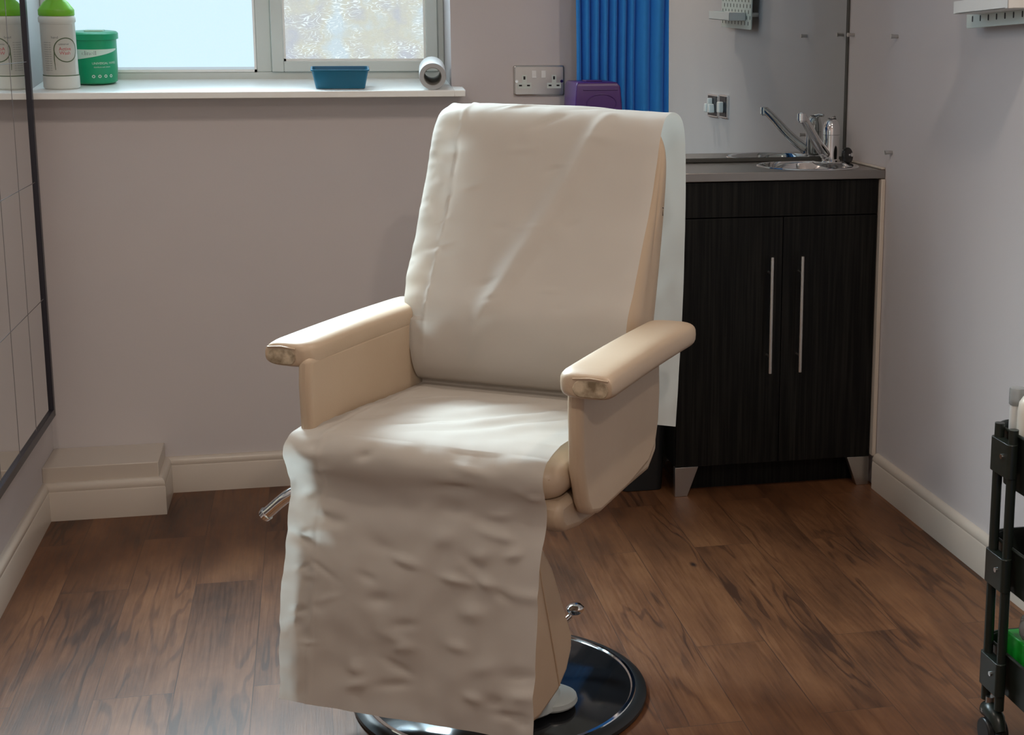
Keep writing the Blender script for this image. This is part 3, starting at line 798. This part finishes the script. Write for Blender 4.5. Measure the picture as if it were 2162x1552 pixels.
# leg rest hanging in front
bm = bmesh.new()
poly = [(-.322, .424), (-.300, .426), (-.278, .412), (-.235, .36), (-.185, .27), (-.150, .205), (-.150, .175), (-.175, .140), (-.215, .118), (-.30, .105), (-.35, .112), (-.366, .14), (-.362, .20), (-.350, .29), (-.336, .36), (-.327, .41)]
prism(bm, poly, 'x', -.238, .228)
lr = obj('leg_rest', bm, M['leather'], ch, bevel=.014, seg=4)
bm = bmesh.new(); tube(bm, [(.2285, -.305, .405), (.2290, -.290, .35), (.2290, -.262, .27), (.2290, -.235, .19), (.2285, -.215, .13)], .0016, 8); sm = obj('side_seam', bm, M['leather'], lr)

# base and column
BC = (.03, -.04)
bs = empty('swivel_base', (BC[0], BC[1], 0), parent=ch)
bm = bmesh.new(); lathe(bm, [(.262, .0005), (.285, .0008), (.287, .004), (.286, .010), (.278, .015), (.266, .018), (.262, .017)], (0, 0, 0), 96, cap=False); obj('rim', bm, M['black_rubber'], bs)
bm = bmesh.new(); lathe(bm, [(.266, .0165), (.264, .0195), (.258, .0200), (.255, .0175)], (0, 0, 0), 96, cap=False); obj('trim_ring', bm, M['chrome'], bs)
bm = bmesh.new(); lathe(bm, [(.256, .001), (.256, .0175), (.22, .026), (.14, .036), (.08, .042), (.062, .046), (.055, .052)], (0, 0, 0), 96); obj('disc', bm, M['black_gloss'], bs)
bm = bmesh.new(); lathe(bm, [(.052, .048), (.052, .20), (.048, .205)], (0, 0, 0), 40); lathe(bm, [(.036, .2), (.036, .434)], (0, 0, 0), 40); obj('column', bm, M['chrome'], bs)
M['grey_collar'] = mat('grey_plastic_collar', (.36, .40, .40), .35)
bm = bmesh.new(); lathe(bm, [(.078, .040), (.082, .044), (.080, .058), (.066, .072), (.056, .076)], (.080, -.095, 0), 32); 
lathe(bm, [(.050, .040), (.052, .044), (.050, .052), (.040, .058)], (.135, -.070, 0), 28)
obj('collar_cover', bm, M['grey_collar'], bs)
bm = bmesh.new(); tube(bm, [(.04, .03, .085), (.075, .080, .105), (.098, .122, .128)], [.007, .006, .006], 12); 
lathe(bm, [(.003, -.010), (.013, -.008), (.018, -.002), (.018, .004), (.012, .010), (.003, .012)], (.104, .132, .140), 20)
obj('pump_lever', bm, M['chrome'], bs)
bm = bmesh.new(); tube(bm, [(-.19, -.17, .448), (-.26, -.185, .440), (-.325, -.2, .420), (-.382, -.205, .374)], [.007, .009, .0125, .0120], 14, smooth=4)
tube(bm, [(-.382, -.205, .374), (-.388, -.206, .368)], [.0145, .0130], 14)
obj('recline_lever', bm, M['chrome'], ch)

# ------------------------------------------------------------------ paper cover
path = [(-.384, .104, -.250, .252), (-.376, .16, -.252, .251), (-.371, .20, -.252, .250), (-.360, .29, -.250, .250), (-.347, .37, -.248, .249), (-.336, .42, -.246, .249),
        (-.322, .465, -.248, .250), (-.322, .500, -.250, .250), (-.334, .535, -.250, .250), (-.330, .560, -.250, .250), (-.308, .578, -.246, .250), (-.27, .585, -.236, .250), (-.20, .585, -.206, .250),
        (-.10, .583, -.205, .250), (.0, .579, -.205, .250), (.06, .577, -.205, .250), (.092, .577, -.205, .250), (.101, .580, -.205, .250), (.099, .587, -.205, .250), (.080, .598, -.206, .250), (.067, .625, -.208, .250), (.064, .66, -.212, .250),
        (.067, .70, -.226, .250), (.078, .745, -.240, .250), (.113, .795, -.250, .250), (.157, .865, -.257, .250), (.203, .940, -.262, .250), (.241, 1.02, -.264, .250),
        (.263, 1.075, -.263, .250), (.282, 1.108, -.260, .250), (.305, 1.124, -.256, .250), (.345, 1.130, -.245, .250), (.388, 1.117, -.236, .250), (.413, 1.088, -.236, .250),
        (.424, 1.03, -.236, .250), (.427, .94, -.236, .250), (.425, .86, -.236, .250), (.414, .70, -.250, .250), (.39, .56, -.250, .250), (.374, .457, -.250, .250)]
pts = [Vector(p) for p in path]
fine = []
P = [2*pts[0]-pts[1]] + pts + [2*pts[-1]-pts[-2]]
for i in range(1, len(P)-2):
    a, b2, c, d = P[i-1:i+3]; L_ = ((c-b2).xy).length; k = max(3, int(L_/.0042))
    for j in range(k):
        t = j/k; fine.append(.5*((2*b2)+(-a+c)*t+(2*a-5*b2+4*c-d)*t*t+(-a+3*b2-3*c+d)*t**3))
fine.append(pts[-1])
# arc length
sl_ = [0]
for a, b2 in zip(fine, fine[1:]): sl_.append(sl_[-1]+(b2.xy-a.xy).length)
def s_at(z, front=True, lo=0, hi=None):
    best = min(range(len(fine)), key=lambda i: abs(fine[i].y-z)+(0 if (i < len(fine)*.28) == front else 9)); return sl_[best]
sTot = sl_[-1]
iseat = min(range(len(fine)), key=lambda i: abs(fine[i].x+.31)+abs(fine[i].y-.578)); sSeat = sl_[iseat]
ijn = min(range(len(fine)), key=lambda i: abs(fine[i].x-.101)+abs(fine[i].y-.583)); sJn = sl_[ijn]
itop = min(range(len(fine)), key=lambda i: abs(fine[i].x-.345)+abs(fine[i].y-1.13)); sTop = sl_[itop]
random.seed(21)
dents = []
for k in range(44):     # soft dents on the hanging front
    dents.append((random.uniform(-.24, .24), random.uniform(.03, sSeat-.03), random.uniform(.014, .034), random.uniform(.007, .014), random.choice((-1, 1))*random.uniform(.0022, .0052), random.uniform(-.45, .45)))
for k in range(16):     # along the left fold
    dents.append((random.uniform(-.23, -.14), random.uniform(.10, sSeat), random.uniform(.012, .03), random.uniform(.004, .009), random.uniform(-.004, .004), random.uniform(-.5, .5)))
for k in range(16):     # seat
    dents.append((random.uniform(-.15, .22), random.uniform(sSeat+.06, sJn-.08), random.uniform(.03, .06), random.uniform(.004, .008), random.uniform(-.0022, .0025), random.uniform(.35, .8)))
for k in range(20):     # back
    dents.append((random.uniform(-.20, .16), random.uniform(sJn+.08, sTop-.02), random.uniform(.015, .03), random.uniform(.004, .009), random.uniform(-.0022, .0022), random.uniform(-.2, .5)))
for k in range(8):
    dents.append((random.uniform(-.12, .10), sTop-random.uniform(.01, .09), random.uniform(.02, .035), random.uniform(.004, .007), random.uniform(-.003, .003), random.uniform(.2, .6)))
def disp(u, s):
    h = 0
    for cu_, cs, wu, ws_, a, rot in dents:
        du, dsv = u-cu_, s-cs
        if abs(du) > .15 or abs(dsv) > .1: continue
        p = du*math.cos(rot)+dsv*math.sin(rot); q = -du*math.sin(rot)+dsv*math.cos(rot)
        e = (p/wu)**2+(q/ws_)**2
        if e < 9: h += a*math.exp(-e)
    h += .0032*noise.noise(Vector((u*9, s*7, 2)))*(1.4 if s < sSeat else .55) + .0016*noise.noise(Vector((u*26, s*22, 5)))*(1.2 if s < sSeat else .6)
    # lengthwise fold crease near the left edge
    cl = -.190+.010*math.sin(s*2.3)
    h += .0013*max(0, 1-abs(u-cl)/.008)
    if u < cl: h += -.0008+.0022*noise.noise(Vector((u*14, s*30, 7)))
    # hem
    if u < -.238: h += .0012*noise.noise(Vector((1, s*55, 0)))
    # diagonal tension ridge on the back
    if s > sJn+.02 and s < sTop:
        f = (s-sJn)/(sTop-sJn); uc = -.115+.265*f; w = .010+.022*math.sin(PI*min(1, f)); h += .0105*math.sin(PI*min(1, f*1.06))**.6*math.exp(-((u-uc)/w)**2)*(1 if u < uc else 1) if f < .94 else 0
        h += -.012*max(0, 1-f*1.3)*math.exp(-((u-.02)/.16)**2)*0
    # ripples on the seat
    if sSeat+.03 < s < sJn-.03:
        g = math.sin(PI*(s-sSeat-.03)/(sJn-sSeat-.06)); h += .0030*g*math.sin((u*.9-(s-sSeat)*.75)*62+3*noise.noise(Vector((u*5, s*5, 1))))*max(0, .35+noise.noise(Vector((u*6, s*6, 4))))
    return h
bm = bmesh.new(); NUp = 112; rows = []
for i, p in enumerate(fine):
    a = fine[max(i-1, 0)].xy; b2 = fine[min(i+1, len(fine)-1)].xy; t = (b2-a).normalized(); nrm = Vector((-t.y, t.x))   # outward (up / front)
    s = sl_[i]; row = []
    wav = .0035*noise.noise(Vector((0, s*9, 11)))+.002*noise.noise(Vector((0, s*28, 12)))
    for j in range(NUp+1):
        f = j/NUp; u = p.z+(p.w-p.z)*f
        eL = math.exp(-(u-p.z)/.03)
        amp = 1.0
        amp = .12+.88*max(0, min(1, (abs(s-sJn-.005)-.035)/.09))
        h = disp(u, s)*amp*(1.7 if s < sSeat else 1.35) + (.001+.002*amp)
        uu = u + wav*eL*(1.0 if (s < sSeat-.02 or s > sJn+.12) else .15)
        # back left edge lifts off and wraps round
        if s > sJn+.15 and s < sTop: h -= .020*math.exp(-(u-p.z)/.022)*min(1, (sTop-s)/.08)
        if s < sSeat-.06: h += .006*math.exp(-(u-p.z)/.03)*noise.noise(Vector((3, s*12, 0)))
        if sSeat-.16 < s < sSeat+.05: h -= .006*max(0, min(1, (u-.13)/.12))**2*math.sin(PI*(s-sSeat+.16)/.21)**.6
        z = p.y+nrm.y*h; v = p.x+nrm.x*h
        if abs(s-sTop) < .12: z -= .011*max(0, u/.25)*math.cos((s-sTop)/.12*PI/2)
        if i < 14: z += .010*(f-.5)*(1-i/14)
        row.append(bm.verts.new((uu, v, z)))
    rows.append(row)
for a, b2 in zip(rows, rows[1:]):
    for j in range(NUp): bm.faces.new((a[j], a[j+1], b2[j+1], b2[j]))
nt = M['paper'].node_tree; pb_ = nt.nodes['Principled BSDF']; out = nt.nodes['Material Output']
tr_ = nt.nodes.new('ShaderNodeBsdfTranslucent'); tr_.inputs['Color'].default_value = (.70, .68, .62, 1)
ms_ = nt.nodes.new('ShaderNodeMixShader'); ms_.inputs[0].default_value = .32
nt.links.new(pb_.outputs[0], ms_.inputs[1]); nt.links.new(tr_.outputs[0], ms_.inputs[2]); nt.links.new(ms_.outputs[0], out.inputs['Surface'])
pap = obj('paper_cover', bm, M['paper'], None, angle=180, loc=CO, rot=(0, 0, -A))
tag(pap, 'long creased white paper sheet draped over the chair from headrest down past the seat front', 'paper sheet')
so = pap.modifiers.new('s', 'SOLIDIFY'); so.thickness = .0006; so.offset = 1; pap.modifiers.remove(so)
print('paper verts', len(pap.data.vertices))

# ------------------------------------------------------------------ trolley
TY = 2.245
tl = empty('storage_trolley', (1.36, 2.08, 0)); tag(tl, 'dark green metal three-tier trolley on castors at the right edge', 'trolley')
T0 = Vector((1.36, 2.08, 0))
def tlo(name, bm, m, par=tl, **k):
    o = obj(name, bm, m, par, **k)
    if par is tl: o.location = -T0
    return o
tx0, tx1, tya, tyb = 1.188, 1.500, 1.80, 2.300
for (zr, dp) in ((.590, .105), (.383, .085), (.185, .085)):
    bm = bmesh.new()
    def rg(ins, z): return [(a, b2, z) for a, b2 in rrect(tx0+ins, tx1-ins, tya+ins, tyb-ins, .035, 8)]
    loft(bm, [rg(.008, zr-dp), rg(.004, zr-.01), rg(.002, zr), rg(.0045, zr), rg(.0065, zr-.01), rg(.0105, zr-dp+.003)])
    t = tlo('tray', bm, M['trolley'])
    bm = bmesh.new(); R_ = rrect(tx0, tx1, tya, tyb, .036, 8); tube(bm, [(a, b2, zr) for a, b2 in R_+[R_[0]]], .0030, 8, cap=False); obj('rim', bm, M['trolley'], t).location = (0, 0, 0)
for (x, y) in ((tx0-.008, 2.258), (tx0-.006, 2.210), (tx0-.008, 1.888), (tx0-.008, 1.840), (tx1+.008, 2.258), (tx1+.008, 2.210), (tx1+.008, 1.888), (tx1+.008, 1.840)):
    bm = bmesh.new(); cyl(bm, (x, y, .075), (x, y, .600), .0088, 20); post = tlo('post', bm, M['trolley'])
for (ya, yb) in ((2.200, 2.268), (1.830, 1.898)):
    for xx, s in ((tx0, -1), (tx1, 1)):
        for zr in (.575, .365, .167):
            bm = bmesh.new()
            x0, x1 = (xx-.0195, xx) if s < 0 else (xx, xx+.0195)
            prism(bm, rrect(min(x0, x1), max(x0, x1), ya-.003, yb+.003, .009), 'z', zr-.062, zr)
            c = tlo('bracket', bm, M['trolley'], bevel=.001)
            bm = bmesh.new(); xs = x0 if s < 0 else x1; cyl(bm, (xs, (ya+yb)/2-.012, zr-.026), (xs+s*.003, (ya+yb)/2-.012, zr-.026), .0045, 16); obj('rivet', bm, M['chrome'], c)
for (x, y) in ((1.182, 2.245), (1.182, 1.855), (1.504, 2.245), (1.504, 1.855)):
    e = empty('castor', (0, 0, 0), parent=tl); e.location = -T0
    bm = bmesh.new(); cyl(bm, (x, y, .058), (x, y, .085), .008, 16); cyl(bm, (x, y, .056), (x, y, .062), .016, 20); obj('stem', bm, M['satin'], e)
    for dx in (-.013, .013):
        bm = bmesh.new(); cyl(bm, (x+dx-.007, y-.016, .0255), (x+dx+.007, y-.016, .0255), .0250, 32); obj('wheel', bm, M['black_rubber'], e, bevel=.003)
    bm = bmesh.new()
    for i in range(1):
        tube(bm, [(x, y+.010, .056), (x, y-.008, .060), (x, y-.030, .054), (x, y-.046, .036)], [.015, .0165, .015, .009], 16, smooth=3)
    obj('hood', bm, M['trolley'], e)

# things in the trolley
def pump_bottle(loc, rz):
    e = empty('pump_bottle', loc, (0, 0, rz)); tag(e, 'cream pump bottle standing in the top tray of the trolley', 'bottle')
    bm = bmesh.new(); lathe(bm, [(.027, 0), (.030, .003), (.031, .02), (.031, .138), (.029, .153), (.023, .163), (.014, .167)], (0, 0, 0), 40); obj('body', bm, M['cream_bottle'], e)
    bm = bmesh.new(); lathe(bm, [(.0150, .163), (.0150, .192), (.0135, .196), (.010, .197), (.010, .204), (.006, .205), (.0045, .206), (.0045, .232)], (0, 0, 0), 28); obj('collar', bm, M['white_pl'], e)
    bm = bmesh.new(); tube(bm, [(.012, 0, .236), (-.010, 0, .237), (-.024, 0, .234)], [.009, .008, .0068], 14); obj('nozzle', bm, M['white_pl'], e)
    return e
pump_bottle((1.230, 2.225, .4885), math.radians(0))
e = empty('print_bottle', (1.216, 2.268, .4885)); tag(e, 'clear bottle with small dark print behind the cream pump bottle', 'bottle')
bm = bmesh.new(); lathe(bm, [(.010, 0), (.012, .003), (.0125, .11), (.012, .135), (.010, .148)], (0, 0, 0), 32); obj('body', bm, M['white_pl'], e)
bm = bmesh.new(); lathe(bm, [(.0125, .140), (.014, .142), (.014, .168), (.013, .171), (.002, .1715)], (0, 0, 0), 32); obj('cap', bm, M['film'], e)
bm = bmesh.new()
pr = onb(.0126, 1, -PI*.78, 0, .0004)
for k, w in enumerate(('TONER', 'clean', 'ml 250', 'aloe', 'skin')): text_mesh(bm, w, .006, lambda x, y: pr(x, y+.04+k*.014))
obj('small_print', bm, M['ink_grey'], e, smooth=False)
# lower trays
bm = bmesh.new(); prism(bm, rrect(1.202, 1.31, 2.12, 2.24, .004), 'z', .1035, .216)
o = obj('green_pack', bm, M['green_pack'], None, bevel=.003); tag(o, 'bright green pack standing in the lowest tray of the trolley', 'pack')
bm = bmesh.new(); bmesh.ops.create_icosphere(bm, subdivisions=4, radius=.033)
for v in bm.verts:
    v.co += v.co.normalized()*(.007*noise.noise(v.co*45)+.004*abs(noise.noise(v.co*110))); v.co.x *= 1.2; v.co.z *= .95
    v.co.z = max(v.co.z, -.026)
o = obj('clear_bag', bm, M['film'], None, loc=(1.240, 2.175, .2425)); tag(o, 'crumpled clear plastic bag on top of the green pack', 'bag')
o = obj('blue_box', bx(.996, 1.16, 1.700, 1.785, 0, .425), M['blue_pack'], None, bevel=.004); tag(o, 'tall blue box standing on the floor in front of the trolley', 'box')

# ------------------------------------------------------------------ lights
def ceiling_bulb(x, y, power, col, r=.05, label=''):
    e = empty('ceiling_light', (x, y, H)); tag(e, label, 'ceiling light', 'round ceiling lights')
    bm = bmesh.new(); lathe(bm, [(.055, 0), (.055, -.018), (.045, -.022), (.045, 0)], (0, 0, 0), 32, cap=False); obj('holder', bm, M['satin'], e)
    ld = bpy.data.lights.new('bulb', 'AREA'); ld.shape = 'DISK'; ld.size = r*2; ld.energy = power; ld.color = col
    lo = bpy.data.objects.new('bulb', ld); link(lo, e); lo.location = (0, 0, -.026)
WARM = (1.0, .85, .72)
ceiling_bulb(1.15, 2.10, 9.0, WARM, label='round ceiling light over the right side of the room, nearer the sink')
ceiling_bulb(-.42, 2.25, 7.5, WARM, label='round ceiling light over the left side of the room')
ceiling_bulb(.5, -.3, 25, WARM, label='round fill light added on the ceiling behind the camera')  # added fill lamp, brightens the room from behind the camera

sk = bpy.data.lights.new('seat_fill_lamp', 'AREA'); sk.shape = 'RECTANGLE'; sk.size = .95; sk.size_y = .40; sk.energy = 30; sk.color = (.74, .92, 1.0); sk.spread = math.radians(75)  # added lamp inside the window recess, aimed to brighten the seat
so_ = bpy.data.objects.new('seat_fill_lamp', sk); link(so_); so_.location = (-.165, 4.225, 1.80)
so_.rotation_euler = (Vector((.36, 2.70, .60))-Vector(so_.location)).to_track_quat('-Z', 'Y').to_euler()
w = bpy.data.worlds.new('world'); S.world = w; w.use_nodes = True
w.node_tree.nodes['Background'].inputs[0].default_value = (.6, .8, 1, 1); w.node_tree.nodes['Background'].inputs[1].default_value = .3

# ------------------------------------------------------------------ camera
f, py, yaw, pitch, roll, px = 3009.4383, 619.4186, .20680, .18040, -.0015, 1290.992
cy, sy, cp, sp = math.cos(yaw), math.sin(yaw), math.cos(pitch), math.sin(pitch)
fw = Vector((sy*cp, cy*cp, -sp)); rt = Vector((cy, -sy, 0)); dn = fw.cross(rt)
c, s = math.cos(roll), math.sin(roll)
R0 = c*rt+s*dn; R1 = -s*rt+c*dn
cam = bpy.data.cameras.new('camera'); co_ = bpy.data.objects.new('camera', cam); link(co_)
mm = Matrix((R0, -R1, -fw)).transposed().to_4x4(); mm.translation = (0, 0, 1.28); co_.matrix_world = mm
cam.sensor_fit = 'HORIZONTAL'; cam.sensor_width = 36; cam.lens = f/2162*36
cam.shift_x = (1081-px)/2162; cam.shift_y = (py-776)/2162; cam.clip_start = .05
S.camera = co_
S.view_settings.view_transform = 'Standard'; S.view_settings.look = 'None'; S.view_settings.gamma = 1; S.view_settings.exposure = 0
S.view_settings.use_curve_mapping = False
S.cycles.use_denoising = True; S.cycles.max_bounces = 10; S.cycles.diffuse_bounces = 5; S.cycles.glossy_bounces = 6
S.cycles.caustics_reflective = True; S.cycles.sample_clamp_indirect = 4; S.cycles.blur_glossy = .5
